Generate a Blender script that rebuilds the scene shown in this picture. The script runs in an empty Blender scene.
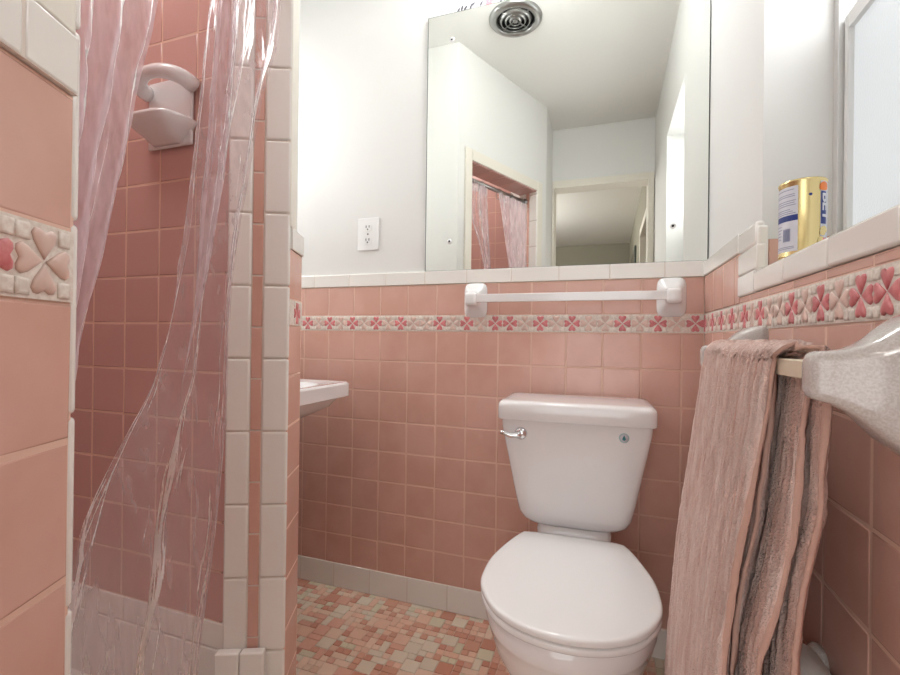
import bpy, bmesh, math, random
from math import sin, cos, pi, sqrt, atan2, exp
from mathutils import Vector, Matrix, noise
random.seed(7)
SC = bpy.context.scene
COL = SC.collection

# ------------------------------------------------------------------ measures
P = 0.110                    # tile pitch
BY = 1.478                   # back wall, tile face
RX = 0.263                   # right wall, tile face
PT = 0.010                   # tile build-up in front of the paint
CEIL = 2.375
Z_BB = 0.9665                # flower border, lower edge
Z_BT = 1.0222                # flower border, upper edge
Z_PT = 1.130                 # top of the pink tiles, foot of the white cap
Z_CAP = 1.177
Z_BASE = 0.0905
A2 = Vector((-0.4040, 0.2425, 0))        # near edge of the shower opening
B2 = Vector((-0.6440, 0.8000, 0))        # far edge of the opening
D2 = (B2-A2).normalized()                # along the slanted wall
N2 = Vector((D2.y, -D2.x, 0))            # out of it, into the room
S_FAR = (B2-A2).length
S_END = S_FAR + .104         # outer corner of the wing wall
S_NEAR = -0.114              # outer corner towards the door

def slant(s, off, z):        # point on the slanted wall, off = depth behind the tile face
    p = A2 + D2 * s - N2 * off
    return Vector((p.x, p.y, z))

# ------------------------------------------------------------------ materials
def srgb(r, g, b):
    f = lambda c: (c/255/12.92) if c/255 <= .04045 else ((c/255+.055)/1.055)**2.4
    return (f(r), f(g), f(b), 1)

def mat(name, col, rough=.5, metal=0.0, spec=.5, coat=0.0, vary=0.0, bump=0.0, bscale=40, mottled=None, mscale=30, sheen=0, mstretch=None):
    m = bpy.data.materials.new(name); m.use_nodes = True
    nt = m.node_tree; N = nt.nodes; L = nt.links
    b = N['Principled BSDF']
    b.inputs['Base Color'].default_value = col
    b.inputs['Roughness'].default_value = rough
    b.inputs['Metallic'].default_value = metal
    b.inputs['Specular IOR Level'].default_value = spec
    b.inputs['Coat Weight'].default_value = coat
    b.inputs['Coat Roughness'].default_value = .08
    if sheen: b.inputs['Sheen Weight'].default_value = sheen
    tc = N.new('ShaderNodeTexCoord')
    src = None
    if mottled:
        nz = N.new('ShaderNodeTexNoise'); nz.inputs['Scale'].default_value = mscale; nz.inputs['Detail'].default_value = 4
        if mstretch:
            mp = N.new('ShaderNodeMapping'); mp.inputs['Scale'].default_value = mstretch
            L.new(tc.outputs['Object'], mp.inputs['Vector']); L.new(mp.outputs['Vector'], nz.inputs['Vector'])
        else: L.new(tc.outputs['Object'], nz.inputs['Vector'])
        rp = N.new('ShaderNodeValToRGB'); rp.color_ramp.elements[0].position = .38; rp.color_ramp.elements[1].position = .62
        rp.color_ramp.elements[0].color = col; rp.color_ramp.elements[1].color = mottled
        L.new(nz.outputs['Fac'], rp.inputs['Fac']); src = rp.outputs['Color']
    if vary:
        g = N.new('ShaderNodeNewGeometry')
        h = N.new('ShaderNodeHueSaturation')
        mr = N.new('ShaderNodeMapRange'); mr.inputs['To Min'].default_value = 1-vary; mr.inputs['To Max'].default_value = 1+vary
        L.new(g.outputs['Random Per Island'], mr.inputs['Value']); L.new(mr.outputs['Result'], h.inputs['Value'])
        if src: L.new(src, h.inputs['Color'])
        else: h.inputs['Color'].default_value = col
        src = h.outputs['Color']
    if src: L.new(src, b.inputs['Base Color'])
    if bump:
        nb = N.new('ShaderNodeTexNoise'); nb.inputs['Scale'].default_value = bscale; nb.inputs['Detail'].default_value = 3
        L.new(tc.outputs['Object'], nb.inputs['Vector'])
        bp = N.new('ShaderNodeBump'); bp.inputs['Strength'].default_value = bump; bp.inputs['Distance'].default_value = .004
        L.new(nb.outputs['Fac'], bp.inputs['Height']); L.new(bp.outputs['Normal'], b.inputs['Normal'])
    return m

M = {}
M['paint'] = mat('white_paint', srgb(225, 224, 221), .55, bump=.05, bscale=60)
M['ceil'] = mat('ceiling_paint', srgb(236, 235, 231), .8, bump=.06, bscale=50)
M['pink'] = mat('pink_glazed_tile', srgb(218, 174, 160), .24, vary=.025, coat=.08, mottled=srgb(212, 166, 150), mscale=9)
M['shpink'] = mat('pink_shower_tile', srgb(206, 162, 154), .25, vary=.03, coat=.2)
M['grout'] = mat('pale_pink_grout', srgb(226, 190, 172), .85)
M['white_tile'] = mat('white_glazed_tile', srgb(240, 236, 230), .2, vary=.02, coat=.3)
M['wgrout'] = mat('white_grout', srgb(222, 212, 202), .85)
M['cream'] = mat('cream_relief_tile', srgb(236, 228, 219), .4, vary=.05, mottled=srgb(220, 207, 196), mscale=200)
M['red'] = mat('red_heart_glaze', srgb(205, 112, 116), .3, vary=.08, mottled=srgb(218, 138, 138), mscale=120)
M['pale'] = mat('pale_heart_glaze', srgb(219, 190, 178), .3, vary=.05)
M['porcelain'] = mat('white_porcelain', srgb(238, 236, 236), .1, coat=.5)
M['seat'] = mat('white_seat_plastic', srgb(240, 239, 238), .22, coat=.15)
M['chrome'] = mat('chrome', srgb(225, 225, 228), .1, metal=1)
M['steel'] = mat('brushed_steel', srgb(168, 168, 166), .3, metal=1)
M['mirror'] = mat('mirror_silver', srgb(240, 242, 238), 0.0, metal=1)
M['edge'] = mat('dark_glass_edge', srgb(70, 78, 72), .3)
M['black'] = mat('black_void', srgb(14, 13, 12), .7)
M['plate'] = mat('white_outlet_plastic', srgb(236, 235, 234), .35)
M['slot'] = mat('outlet_slot', srgb(60, 55, 50), .7)
M['speck'] = mat('speckled_grey_ceramic', srgb(190, 182, 176), .16, coat=.4, mottled=srgb(206, 200, 197), mscale=520)
M['barplastic'] = mat('cream_bar', srgb(222, 208, 186), .4)
M['towel'] = mat('dusty_pink_terry', srgb(234, 204, 193), .95, spec=.1, bump=.9, bscale=420, mottled=srgb(214, 172, 158), mscale=1, sheen=.4, mstretch=(110, 110, 7))
M['towel_hem'] = mat('towel_hem_weave', srgb(200, 162, 148), .9, spec=.1, bump=.3, bscale=600)
M['gold'] = mat('gold_tin', srgb(232, 210, 152), .26, metal=.9)
M['lab_white'] = mat('label_white', srgb(214, 214, 222), .4)
M['lab_blue'] = mat('label_blue', srgb(38, 56, 128), .4)
M['lab_grey'] = mat('label_print_grey', srgb(142, 144, 168), .5)
M['lab_orange'] = mat('label_orange', srgb(238, 128, 50), .4)
M['lab_pink'] = mat('label_pink', srgb(232, 90, 130), .4)
M['lab_teal'] = mat('sticker_teal', srgb(36, 110, 116), .4)
M['lab_pale'] = mat('sticker_pale_teal', srgb(176, 204, 204), .4)
M['frame'] = mat('window_frame_white', srgb(226, 226, 224), .4)
M['alu'] = mat('window_track_grey', srgb(120, 120, 116), .45)
M['casing'] = mat('door_casing_cream', srgb(228, 222, 210), .4)
M['hallwall'] = mat('hall_beige_paint', srgb(138, 133, 118), .7)
M['hallfloor'] = mat('hall_floor_wood', srgb(140, 104, 74), .5, vary=.05)
M['leaf'] = mat('border_leaf_grey', srgb(96, 92, 100), .8)
M['petal'] = mat('border_petal_pink', srgb(222, 130, 140), .8)
M['paper'] = mat('wallpaper_white', srgb(238, 234, 230), .7)
M['tissue'] = mat('white_tissue', srgb(226, 224, 222), .9, bump=.2, bscale=200)
FLOORC = [srgb(224, 172, 150), srgb(234, 194, 170), srgb(230, 216, 196), srgb(208, 146, 122), srgb(238, 208, 186), srgb(216, 160, 134), srgb(222, 212, 186)]
FM = [mat('mosaic_tone_%s' % n, c, .3, vary=.05) for n, c in zip(('rose', 'peach', 'cream', 'terracotta', 'blush', 'salmon', 'celadon'), FLOORC)]
M['fgrout'] = mat('mosaic_grout', srgb(232, 204, 184), .85)

def pane_mat(nm, power, base):
    m = bpy.data.materials.new(nm); m.use_nodes = True
    N = m.node_tree.nodes; L = m.node_tree.links
    b = N['Principled BSDF']
    b.inputs['Base Color'].default_value = base; b.inputs['Roughness'].default_value = .35
    tc = N.new('ShaderNodeTexCoord'); nz = N.new('ShaderNodeTexNoise'); nz.inputs['Scale'].default_value = 240
    L.new(tc.outputs['Object'], nz.inputs['Vector'])
    bp = N.new('ShaderNodeBump'); bp.inputs['Strength'].default_value = .3; bp.inputs['Distance'].default_value = .002
    L.new(nz.outputs['Fac'], bp.inputs['Height']); L.new(bp.outputs['Normal'], b.inputs['Normal'])
    b.inputs['Emission Color'].default_value = (.96, .985, 1, 1)
    b.inputs['Emission Strength'].default_value = power
    return m

def plastic_mat(name, base, alpha_lo, alpha_hi):
    m = bpy.data.materials.new(name); m.use_nodes = True
    nt = m.node_tree; N = nt.nodes; L = nt.links
    N.remove(N['Principled BSDF']); out = N['Material Output']
    tr = N.new('ShaderNodeBsdfTransparent'); tr.inputs['Color'].default_value = (.97, .95, .96, 1)
    df = N.new('ShaderNodeBsdfDiffuse'); df.inputs['Color'].default_value = base
    tl = N.new('ShaderNodeBsdfTranslucent'); tl.inputs['Color'].default_value = base
    gl = N.new('ShaderNodeBsdfGlossy'); gl.inputs['Roughness'].default_value = .30; gl.inputs['Color'].default_value = (1, 1, 1, 1)
    body = N.new('ShaderNodeMixShader'); body.inputs['Fac'].default_value = .45
    L.new(df.outputs[0], body.inputs[1]); L.new(tl.outputs[0], body.inputs[2])
    tc = N.new('ShaderNodeTexCoord')
    mp = N.new('ShaderNodeMapping'); mp.inputs['Scale'].default_value = (70, 70, 6)
    L.new(tc.outputs['Object'], mp.inputs['Vector'])
    nz = N.new('ShaderNodeTexNoise'); nz.inputs['Scale'].default_value = 1; nz.inputs['Detail'].default_value = 5
    L.new(mp.outputs['Vector'], nz.inputs['Vector'])
    bp = N.new('ShaderNodeBump'); bp.inputs['Strength'].default_value = .2; bp.inputs['Distance'].default_value = .006
    L.new(nz.outputs['Fac'], bp.inputs['Height'])
    L.new(bp.outputs['Normal'], gl.inputs['Normal'])
    mr = N.new('ShaderNodeMapRange'); mr.inputs['From Min'].default_value = .36; mr.inputs['From Max'].default_value = .66; mr.inputs['To Min'].default_value = alpha_lo; mr.inputs['To Max'].default_value = alpha_hi
    L.new(nz.outputs['Fac'], mr.inputs['Value'])
    mx = N.new('ShaderNodeMixShader'); L.new(mr.outputs['Result'], mx.inputs['Fac'])
    L.new(tr.outputs[0], mx.inputs[1]); L.new(body.outputs[0], mx.inputs[2])
    fr = N.new('ShaderNodeFresnel'); fr.inputs['IOR'].default_value = 1.09
    L.new(bp.outputs['Normal'], fr.inputs['Normal'])
    mx2 = N.new('ShaderNodeMixShader'); L.new(fr.outputs[0], mx2.inputs['Fac'])
    L.new(mx.outputs[0], mx2.inputs[1]); L.new(gl.outputs[0], mx2.inputs[2])
    L.new(mx2.outputs[0], out.inputs['Surface'])
    return m

M['pane'] = pane_mat('frosted_daylight_pane', .56, srgb(110, 114, 116))
M['pane_boosted'] = pane_mat('boosted_glow_pane', 4.2, srgb(150, 154, 156))  # upper pane, out of view: glow raised to brighten the recess
M['plastic'] = plastic_mat('clear_vinyl', srgb(232, 216, 218), .14, .34)
M['plastic_dense'] = plastic_mat('creased_vinyl', srgb(242, 226, 232), .40, .70)
M['plastic_mid'] = plastic_mat('doubled_vinyl', srgb(236, 220, 224), .22, .48)
M['hem'] = plastic_mat('white_vinyl_hem', srgb(238, 232, 232), .8, .9)

# ------------------------------------------------------------------ mesh helpers
class MB:
    def __init__(s): s.v = []; s.f = []; s.m = []; s.mats = []; s.sm = []
    def mi(s, m):
        if m not in s.mats: s.mats.append(m)
        return s.mats.index(m)
    def face(s, idx, m, smooth=False): s.f.append(idx); s.m.append(s.mi(m)); s.sm.append(smooth)
    def quad(s, a, b, c, d, m, smooth=False):
        n = len(s.v); s.v += [tuple(a), tuple(b), tuple(c), tuple(d)]; s.face((n, n+1, n+2, n+3), m, smooth)
    def poly(s, pts, m):
        n = len(s.v); s.v += [tuple(p) for p in pts]; s.face(tuple(range(n, n+len(pts))), m)
    def box(s, lo, hi, m, bev=0):
        return s.obox(Vector((0, 0, 0)), Vector((1, 0, 0)), Vector((0, 1, 0)), Vector((0, 0, 1)), lo, hi, m, bev)
    def obox(s, O, U, V, W, lo, hi, m, bev=0):
        """box in an oblique frame, optionally with rounded edges"""
        bm = bmesh.new()
        c = [bm.verts.new((x, y, z)) for x in (lo[0], hi[0]) for y in (lo[1], hi[1]) for z in (lo[2], hi[2])]
        for q in ((0, 1, 3, 2), (4, 6, 7, 5), (0, 4, 5, 1), (2, 3, 7, 6), (0, 2, 6, 4), (1, 5, 7, 3)):
            bm.faces.new([c[i] for i in q])
        if bev > 0:
            bmesh.ops.bevel(bm, geom=list(bm.edges), offset=bev, segments=3, profile=.5, affect='EDGES')
        bm.normal_update()
        n = len(s.v); bm.verts.index_update()
        for v in bm.verts: s.v.append(tuple(O + U*v.co.x + V*v.co.y + W*v.co.z))
        for f in bm.faces: s.face(tuple(n+v.index for v in f.verts), m, bev > 0 and max(abs(c_) for c_ in f.normal) < .995)
        bm.free(); return s
    def loft(s, rings, m, cap0=True, cap1=True, smooth=True, closed=True):
        n = len(s.v); k = len(rings[0])
        for r in rings: s.v += [tuple(p) for p in r]
        for i in range(len(rings)-1):
            for j in range(k if closed else k-1):
                a = n+i*k+j; b = n+i*k+(j+1) % k
                s.face((a, b, b+k, a+k), m, smooth)
        if cap0: s.face(tuple(n+j for j in reversed(range(k))), m, smooth)
        if cap1: s.face(tuple(n+(len(rings)-1)*k+j for j in range(k)), m, smooth)
        return s
    def tube(s, pts, r, m, k=12, caps=True):
        pts = [Vector(p) for p in pts]; rings = []
        for i, p in enumerate(pts):
            t = (pts[min(i+1, len(pts)-1)] - pts[max(i-1, 0)]).normalized()
            up = Vector((0, 0, 1)) if abs(t.z) < .9 else Vector((1, 0, 0))
            a = t.cross(up).normalized(); b = t.cross(a)
            rr = r[i] if isinstance(r, (list, tuple)) else r
            rings.append([p + a*cos(2*pi*j/k)*rr + b*sin(2*pi*j/k)*rr for j in range(k)])
        return s.loft(rings, m, caps, caps)
    def lathe(s, O, axis, prof, m, k=40, cap0=True, cap1=True):
        axis = Vector(axis).normalized(); up = Vector((0, 0, 1)) if abs(axis.z) < .9 else Vector((1, 0, 0))
        a = axis.cross(up).normalized(); b = axis.cross(a); O = Vector(O)
        return s.loft([[O + axis*h + a*cos(2*pi*j/k)*r + b*sin(2*pi*j/k)*r for j in range(k)] for r, h in prof], m, cap0, cap1)
    def tile(s, O, U, V, N, u0, u1, v0, v1, m, t=.006, g=.0014, tilt=.35, soft=.0026):
        """one pillowed glazed tile with its own slight tilt"""
        u0 += g; u1 -= g; v0 += g; v1 -= g
        if u1-u0 < .003 or v1-v0 < .003: return
        tu = math.radians(random.uniform(-tilt, tilt)); tv = math.radians(random.uniform(-tilt, tilt))
        cu, cv = (u0+u1)/2, (v0+v1)/2; n = len(s.v)
        sf = min(soft, (u1-u0)/3, (v1-v0)/3)
        rings = ((0, 0), (0, .5*t), (.25*sf, .85*t), (sf, t))
        for ins, h in rings:
            for (uu, vv) in ((u0+ins, v0+ins), (u1-ins, v0+ins), (u1-ins, v1-ins), (u0+ins, v1-ins)):
                hh = h + ((uu-cu)*tu + (vv-cv)*tv if h else 0)
                s.v.append(tuple(O + U*uu + V*vv + N*hh))
        flip = U.cross(V).dot(N) < 0
        for i in range(3):
            for j in range(4):
                a = n+i*4+j; b = n+i*4+(j+1) % 4
                q = (a, b, b+4, a+4)
                s.face(q[::-1] if flip else q, m, True)
        q = (n+12, n+13, n+14, n+15)
        s.face(q[::-1] if flip else q, m, False)
    def build(s, name, parent=None):
        me = bpy.data.meshes.new(name); me.from_pydata(s.v, [], s.f)
        for m in s.mats: me.materials.append(m)
        me.polygons.foreach_set('material_index', s.m)
        me.polygons.foreach_set('use_smooth', s.sm)
        me.update(); me.validate()
        o = bpy.data.objects.new(name, me); COL.objects.link(o)
        if parent:
            o.parent = parent
            o.matrix_parent_inverse = Matrix.Translation(parent.location).inverted() if parent.type == 'EMPTY' else Matrix()
        return o

def fixn(o):
    bm = bmesh.new(); bm.from_mesh(o.data); bmesh.ops.recalc_face_normals(bm, faces=bm.faces); bm.to_mesh(o.data); bm.free(); return o
def smooth_by_angle(o, ang=40):
    bm = bmesh.new(); bm.from_mesh(o.data)
    for e in bm.edges:
        if len(e.link_faces) == 2 and e.calc_face_angle(0) > math.radians(ang): e.smooth = False
    bm.to_mesh(o.data); bm.free(); return o
def struct(o): o['kind'] = 'structure'; return o
def tag(o, label, cat, group=None):
    o['label'] = label; o['category'] = cat
    if group: o['group'] = group
    return o
def thing(name, label, cat, loc, group=None):
    o = bpy.data.objects.new(name, None); o.empty_display_size = .05; COL.objects.link(o); o.location = loc
    return tag(o, label, cat, group)
def sup(cx, cy, z, a, b, e=4, k=48):      # superellipse ring
    r = []
    for j in range(k):
        t = 2*pi*j/k; c, s_ = cos(t), sin(t)
        r.append(Vector((cx + a*math.copysign(abs(c)**(2/e), c), cy + b*math.copysign(abs(s_)**(2/e), s_), z)))
    return r
X, Y, Z = Vector((1, 0, 0)), Vector((0, 1, 0)), Vector((0, 0, 1))

# ------------------------------------------------------------------ flower border
def heart(mb, c, U, V, N, ang, size, m):
    """raised heart with its point at c, opening towards ang"""
    du = U*cos(ang) + V*sin(ang); dv = -U*sin(ang) + V*cos(ang)
    out = [(0.0, 0), (.30, .22), (.58, .42), (.82, .50), (.98, .40), (1.0, .22), (.88, .0),
           (1.0, -.22), (.98, -.40), (.82, -.50), (.58, -.42), (.30, -.22)]
    cx, cy = .66, 0
    rings = []
    for sc, h in ((1.0, 0), (1.0, .0008), (.88, .0017), (.5, .0024)):
        rings.append([c + (du*(cx+(x-cx)*sc) + dv*(cy+(y-cy)*sc))*size + N*h for x, y in out])
    mb.loft(rings, m, False, True)

def border(name, O, U, V, N, u0, u1, first, reds, parent, step=.0496):
    """strip of mosaic flowers: four hearts and corner squares per unit; `first` is the centre u of unit 0"""
    mb = MB()
    h = Z_BT - Z_BB
    mb.obox(O, U, V, N, (u0, Z_BB, -.006), (u1, Z_BT, .0008), M['cream'])
    vm = (Z_BB+Z_BT)/2
    k0 = int(math.ceil((u0-first)/step - .45)); k1 = int(math.floor((u1-first)/step + .45))
    for k in range(k0, k1+1):
        cu = first + k*step
        if cu - .012 < u0 or cu + .012 > u1: continue
        mm = M['red'] if k in reds else M['pale']
        c = O + U*cu + V*vm + N*.0008
        for q in range(4): heart(mb, c + (U*cos(q*pi/2)+V*sin(q*pi/2))*.0016, U, V, N, q*pi/2, .0222, mm)
        for sx in (-1, 1):
            for sy in (-1, 1):
                a, b = cu+sx*.0185, vm+sy*.0195
                if a-.006 < u0 or a+.006 > u1: continue
                mb.tile(O, U, V, N, a-.0062, a+.0062, b-.0066, b+.0066, M['cream'], t=.0026, g=.0006, tilt=3, soft=.0022)
    return mb.build(name, parent)

def rows(z0, z1):
    """pink rows between z0 and z1, counted down from the border"""
    r = [(Z_BT, Z_PT)]
    k = 0
    while True:
        a, b = Z_BB-(k+1)*P*.9955, Z_BB-k*P*.9955
        if b <= z0+.004: break
        r.append((max(a, z0), b)); k += 1
    return [(max(a, z0), min(b, z1)) for a, b in r if min(b, z1)-max(a, z0) > .003]

def tilewall(name, O, U, N, u0, u1, phase, z0, z1, parent, m='pink', band=True):
    mb = MB()
    mb.obox(O, U, Z, N, (u0, z0, -.012), (u1, Z_PT if z1 > Z_PT else z1, -.0008), M['grout'])
    k = math.floor((u0-phase)/P)
    while phase+k*P < u1:
        a, b = max(u0, phase+k*P), min(u1, phase+(k+1)*P)
        for c, d in rows(z0, z1): mb.tile(O - N*.0060, U, Z, N, a, b, c, d, M[m])
        k += 1
    return mb.build(name, parent)

def captrim(name, O, U, N, u0, u1, z0, z1, parent, phase=0, step=.1535, th=.004, bv=.0026):
    mb = MB()
    mb.obox(O, U, Z, N, (u0+.001, z0+.001, -.012), (u1-.001, z1-.002, th-.0008), M['wgrout'])
    k = math.floor((u0-phase)/step)
    while phase+k*step < u1:
        a, b = max(u0, phase+k*step)+.0006, min(u1, phase+(k+1)*step)-.0006
        if b-a > .004: mb.obox(O, U, Z, N, (a, z0+.0008, -.012), (b, z1, th), M['white_tile'], bv)
        k += 1
    return mb.build(name, parent)

REDS = {0, 2, 4, 6, 8, 11, 13, 15, 16, 18, 20, 23, 25, 27, -2, -4, -7, -9}
# ------------------------------------------------------------------ back wall
wb = struct(MB().box((-1.62, BY+PT, 0), (RX+PT+.16, BY+.13, CEIL), M['paint']).build('wall_back'))
O = Vector((0, BY, 0))
tilewall('pink_tiles', O, X, -Y, -1.61, RX, -1.1150, Z_BASE, 1.3, wb)
border('flower_border', O, X, Z, -Y, -1.61, RX, -1.0988, REDS, wb)
captrim('white_cap_tiles', O, X, -Y, -1.61, RX+.004, Z_PT, Z_CAP, wb, phase=-.61)
bb = struct(captrim('baseboard_back', O, X, -Y, -1.61, RX, 0, Z_BASE, None, phase=-.665, step=.1515, th=.002))

# small painted flower spray above the mirror
mb = MB(); yd = BY+PT-.0006
for i in range(5):
    for q, (ox, oz, a) in enumerate(((0, 0, 1.1), (.013, .006, 1.3), (.026, .004, .9), (.045, .004, 1.2), (.052, .010, .6), (.082, .006, 1.0))):
        c = Vector((-.502+ox+i*.15, yd-q*.00001, 2.081+oz)); w = .0042; ln = .0115
        dx, dz = Vector((cos(a), 0, sin(a)))*ln, Vector((-sin(a), 0, cos(a)))*w
        mb.poly([c-dx, c-dx*.3+dz, c+dx*.4+dz*.8, c+dx, c+dx*.4-dz*.8, c-dx*.3-dz], M['leaf'])
    for q in range(5):
        c = Vector((-.392+i*.15+.008*cos(q*1.257), yd-q*.00001, 2.088+.008*sin(q*1.257)))
        mb.poly([c+Vector((.0066*cos(j*pi/4), 0, .0066*sin(j*pi/4))) for j in range(8)], M['petal'])
mb.build('flower_decal', wb)

# ------------------------------------------------------------------ right wall with window recess
WY0, WY1, WZ0, WZ1, WD = .430, 1.000, 1.064, 1.985, .108
px = RX+PT
mb = MB()
mb.box((px, -.31, 0), (px+.22, BY+.1, WZ0-.012), M['paint'])
mb.box((px, -.31, WZ1), (px+.22, BY+.1, CEIL), M['paint'])
mb.box((px, -.31, WZ0-.012), (px+.22, WY0, WZ1), M['paint'])
mb.box((px, WY1, WZ0-.012), (px+.22, BY+.1, WZ1), M['paint'])
wr = struct(mb.build('wall_right'))
O = Vector((RX, 0, 0))
YR0 = -.19
mb = MB()
mb.obox(O, Y, Z, -X, (YR0, Z_BASE, -.012), (BY, 1.036, -.0008), M['grout'])
mb.obox(O, Y, Z, -X, (1.106, 1.0, -.012), (BY, Z_PT, -.0008), M['grout'])
mb.obox(O, Y, Z, -X, (YR0, 1.0, -.012), (WY0-.12, Z_PT, -.0008), M['grout'])
ph = .7056
k = math.floor((YR0-ph)/P)
while ph+k*P < BY:
    a, b = max(YR0, ph+k*P), min(BY, ph+(k+1)*P)
    for c, d in rows(Z_BASE, 1.3):
        OO = O + X*.0060
        if c < Z_BT-.01: mb.tile(OO, Y, Z, -X, a, b, c, d, M['pink'])
        else:
            if b > 1.107: mb.tile(OO, Y, Z, -X, max(a, 1.107), b, c, d, M['pink'])
            if a < 1.107: mb.tile(OO, Y, Z, -X, max(a, WY0-.12), min(b, 1.107), c, 1.0365, M['pink'], soft=.002)
            if a < WY0-.12: mb.tile(OO, Y, Z, -X, a, min(b, WY0-.12), c, d, M['pink'])
    k += 1
mb.build('pink_tiles', wr)
border('flower_border', O, -Y, Z, -X, -BY+.001, -YR0, -1.361, REDS, wr)
# white cap: from the back corner, down the jamb, along the sill
mb = MB()
mb.obox(O, Y, Z, -X, (1.107, Z_PT+.0008, -.012), (BY, Z_CAP-.004, .004), M['white_tile'], .0036)
mb.obox(O, Y, Z, -X, (.985, 1.126, -.012), (1.1065, 1.170, .004), M['white_tile'], .006)
mb.obox(O, Y, Z, -X, (.978, 1.080, -.012), (1.1065, 1.1255, .004), M['white_tile'], .0036)
mb.obox(O, Y, Z, -X, (.9975, 1.0365, -.012), (1.1065, 1.0795, .0045), M['white_tile'], .0036)
mb.obox(O, Y, Z, -X, (.9815, 1.076, -.016), (.9985, 1.160, .002), M['white_tile'], .004)
ya = .996
while ya > WY0-.05:
    yb = max(ya-.152, WY0-.05)
    mb.obox(O, Y, Z, -X, (yb+.0004, 1.0372, -.117), (ya-.0004, 1.0762, .0045), M['white_tile'], .0040)
    ya = yb
mb.obox(O, Y, Z, -X, (WY0-.12, 1.037, -.012), (WY0-.005, 1.17, .004), M['white_tile'], .004)
mb.obox(O, Y, Z, -X, (YR0, Z_PT+.0008, -.012), (WY0-.121, Z_CAP-.004, .004), M['white_tile'], .0036)
mb.build('white_cap_tiles', wr)
# pink tile on the far reveal
mb = MB()
mb.tile(Vector((0, WY1+.004, 0)), X, Z, -Y, RX+.018, RX+.116, 1.0765, 1.138, M['pink'], t=.008)
mb.build('reveal_tile', wr)
br = struct(captrim('baseboard_right', O, Y, -X, YR0, BY-.004, 0, Z_BASE, None, phase=.1, step=.1515, th=.002))

# window: grey track, white frame, two frosted sashes
mb = MB(); xw = px+WD
mb.box((xw, WY0-.01, WZ0), (xw+.1, WY0+.018, WZ1), M['frame']); mb.box((xw, WY1-.018, WZ0), (xw+.1, WY1+.01, WZ1), M['frame'])
mb.box((xw, WY0, WZ1-.018), (xw+.1, WY1, WZ1+.01), M['frame']); mb.box((xw, WY0, WZ0), (xw+.1, WY1, WZ0+.016), M['frame'])
w1 = struct(mb.build('window_1'))
def sash(z0, z1, xo, fw, pm):
    y0, y1 = WY0+.022, WY1-.024
    m = MB()
    m.box((xo, y1-fw, z0), (xo+.022, y1, z1), M['frame'], .002); m.box((xo, y0, z0), (xo+.022, y0+fw, z1), M['frame'], .002)
    m.box((xo+.001, y0+fw-.003, z0), (xo+.021, y1-fw+.003, z0+.026), M['frame']); m.box((xo+.001, y0+fw-.003, z1-.026), (xo+.021, y1-fw+.003, z1), M['frame'])
    f = m.build('sash', w1)
    g = MB(); g.box((xo+.009, y0+fw-.004, z0+.022), (xo+.014, y1-fw+.004, z1-.022), pm); g.build('frosted_pane', f)
    # gasket line
    t = MB(); t.box((xo+.006, y1+.0005, z0), (xo+.02, y1+.005, z1), M['alu']); t.build('track_seal', f)
sash(WZ0+.018, 1.515, xw+.006, .013, M['pane'])
sash(1.492, WZ1-.020, xw+.034, .013, M['pane_boosted'])
mb = MB(); mb.box((px+WD+.09, WY0-.02, WZ0-.02), (px+WD+.1, WY1+.02, WZ1+.02), M['frame']); mb.build('storm_panel', w1)

# ------------------------------------------------------------------ slanted shower wall
JD = .128                                  # thickness of the wing
EY = .775                                  # shower end wall, tile face
mb = MB()
def prism(mb, pts, z0, z1, m):
    b = [Vector((p[0], p[1], z0)) for p in pts]; t = [Vector((p[0], p[1], z1)) for p in pts]
    mb.loft([b, t], m, True, True, False)
def xy(s, off): p = slant(s, off, 0); return (p.x, p.y)
# wing beyond the opening
wing = [xy(S_FAR+.010, PT), xy(S_END-.008, PT), (-1.62, .878), (-1.62, EY+.010), (-.80, EY+.010), xy(S_FAR+.010, JD)]
prism(mb, wing, 0, CEIL, M['paint'])
# near jamb and the return to the door wall
near = [xy(-.010, PT), xy(-.010, JD), (-.62, -.02), (-.62, -.30), (-.371, -.30), (-.371, .10), xy(S_NEAR, PT)]
prism(mb, near, 0, CEIL, M['paint'])
# header above the opening
OT = 1.83
hd = [xy(-.0105, PT+.0002), xy(S_FAR+.0105, PT+.0002), xy(S_FAR+.0105, JD), xy(-.0105, JD)]
prism(mb, hd, OT, CEIL-.001, M['paint'])
wl = struct(fixn(mb.build('wall_left')))
U = D2; N = N2; O = A2.copy()
# wing face tiles
tilewall('pink_tiles', O, U, N, S_FAR+.004, S_END+.002, S_FAR+.004, 0.0, 1.3, wl)
tilewall('pink_tiles', O, U, N, S_NEAR, .0005, .0005-P, 0.0, 1.3, wl)
fb = (Vector((-.668, .858, 0))-A2).dot(D2)
border('flower_border', O, U, Z, N, S_FAR+.004, S_END+.002, fb, {0}, wl)
border('flower_border', O, U, Z, N, S_NEAR, -.001, -.0300, {-1}, wl)
captrim('white_cap_tiles', O, U, N, S_FAR+.012, S_END+.003, Z_PT, Z_CAP, wl, phase=S_FAR+.012)
captrim('white_cap_tiles', O, U, N, S_NEAR, -.001, Z_PT, Z_CAP, wl, phase=-.0525)
# end of the wing: tiles facing the back wall
pe = slant(S_END+.002, 0, 0)
tilewall('pink_tiles', Vector((pe.x, .886, 0)), -X, Y, 0.003, .9, 0.003, Z_BASE, 1.3, wl)
border('flower_border', Vector((pe.x, .886, 0)), -X, Z, Y, 0.003, .9, .03, REDS, wl)
captrim('white_cap_tiles', Vector((pe.x, .886, 0)), -X, Y, 0.001, .9, Z_PT, Z_CAP, wl)
struct(captrim('baseboard_left', Vector((pe.x, .886, 0)), -X, Y, 0.0, .9, 0, Z_BASE, None, th=.002))
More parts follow.
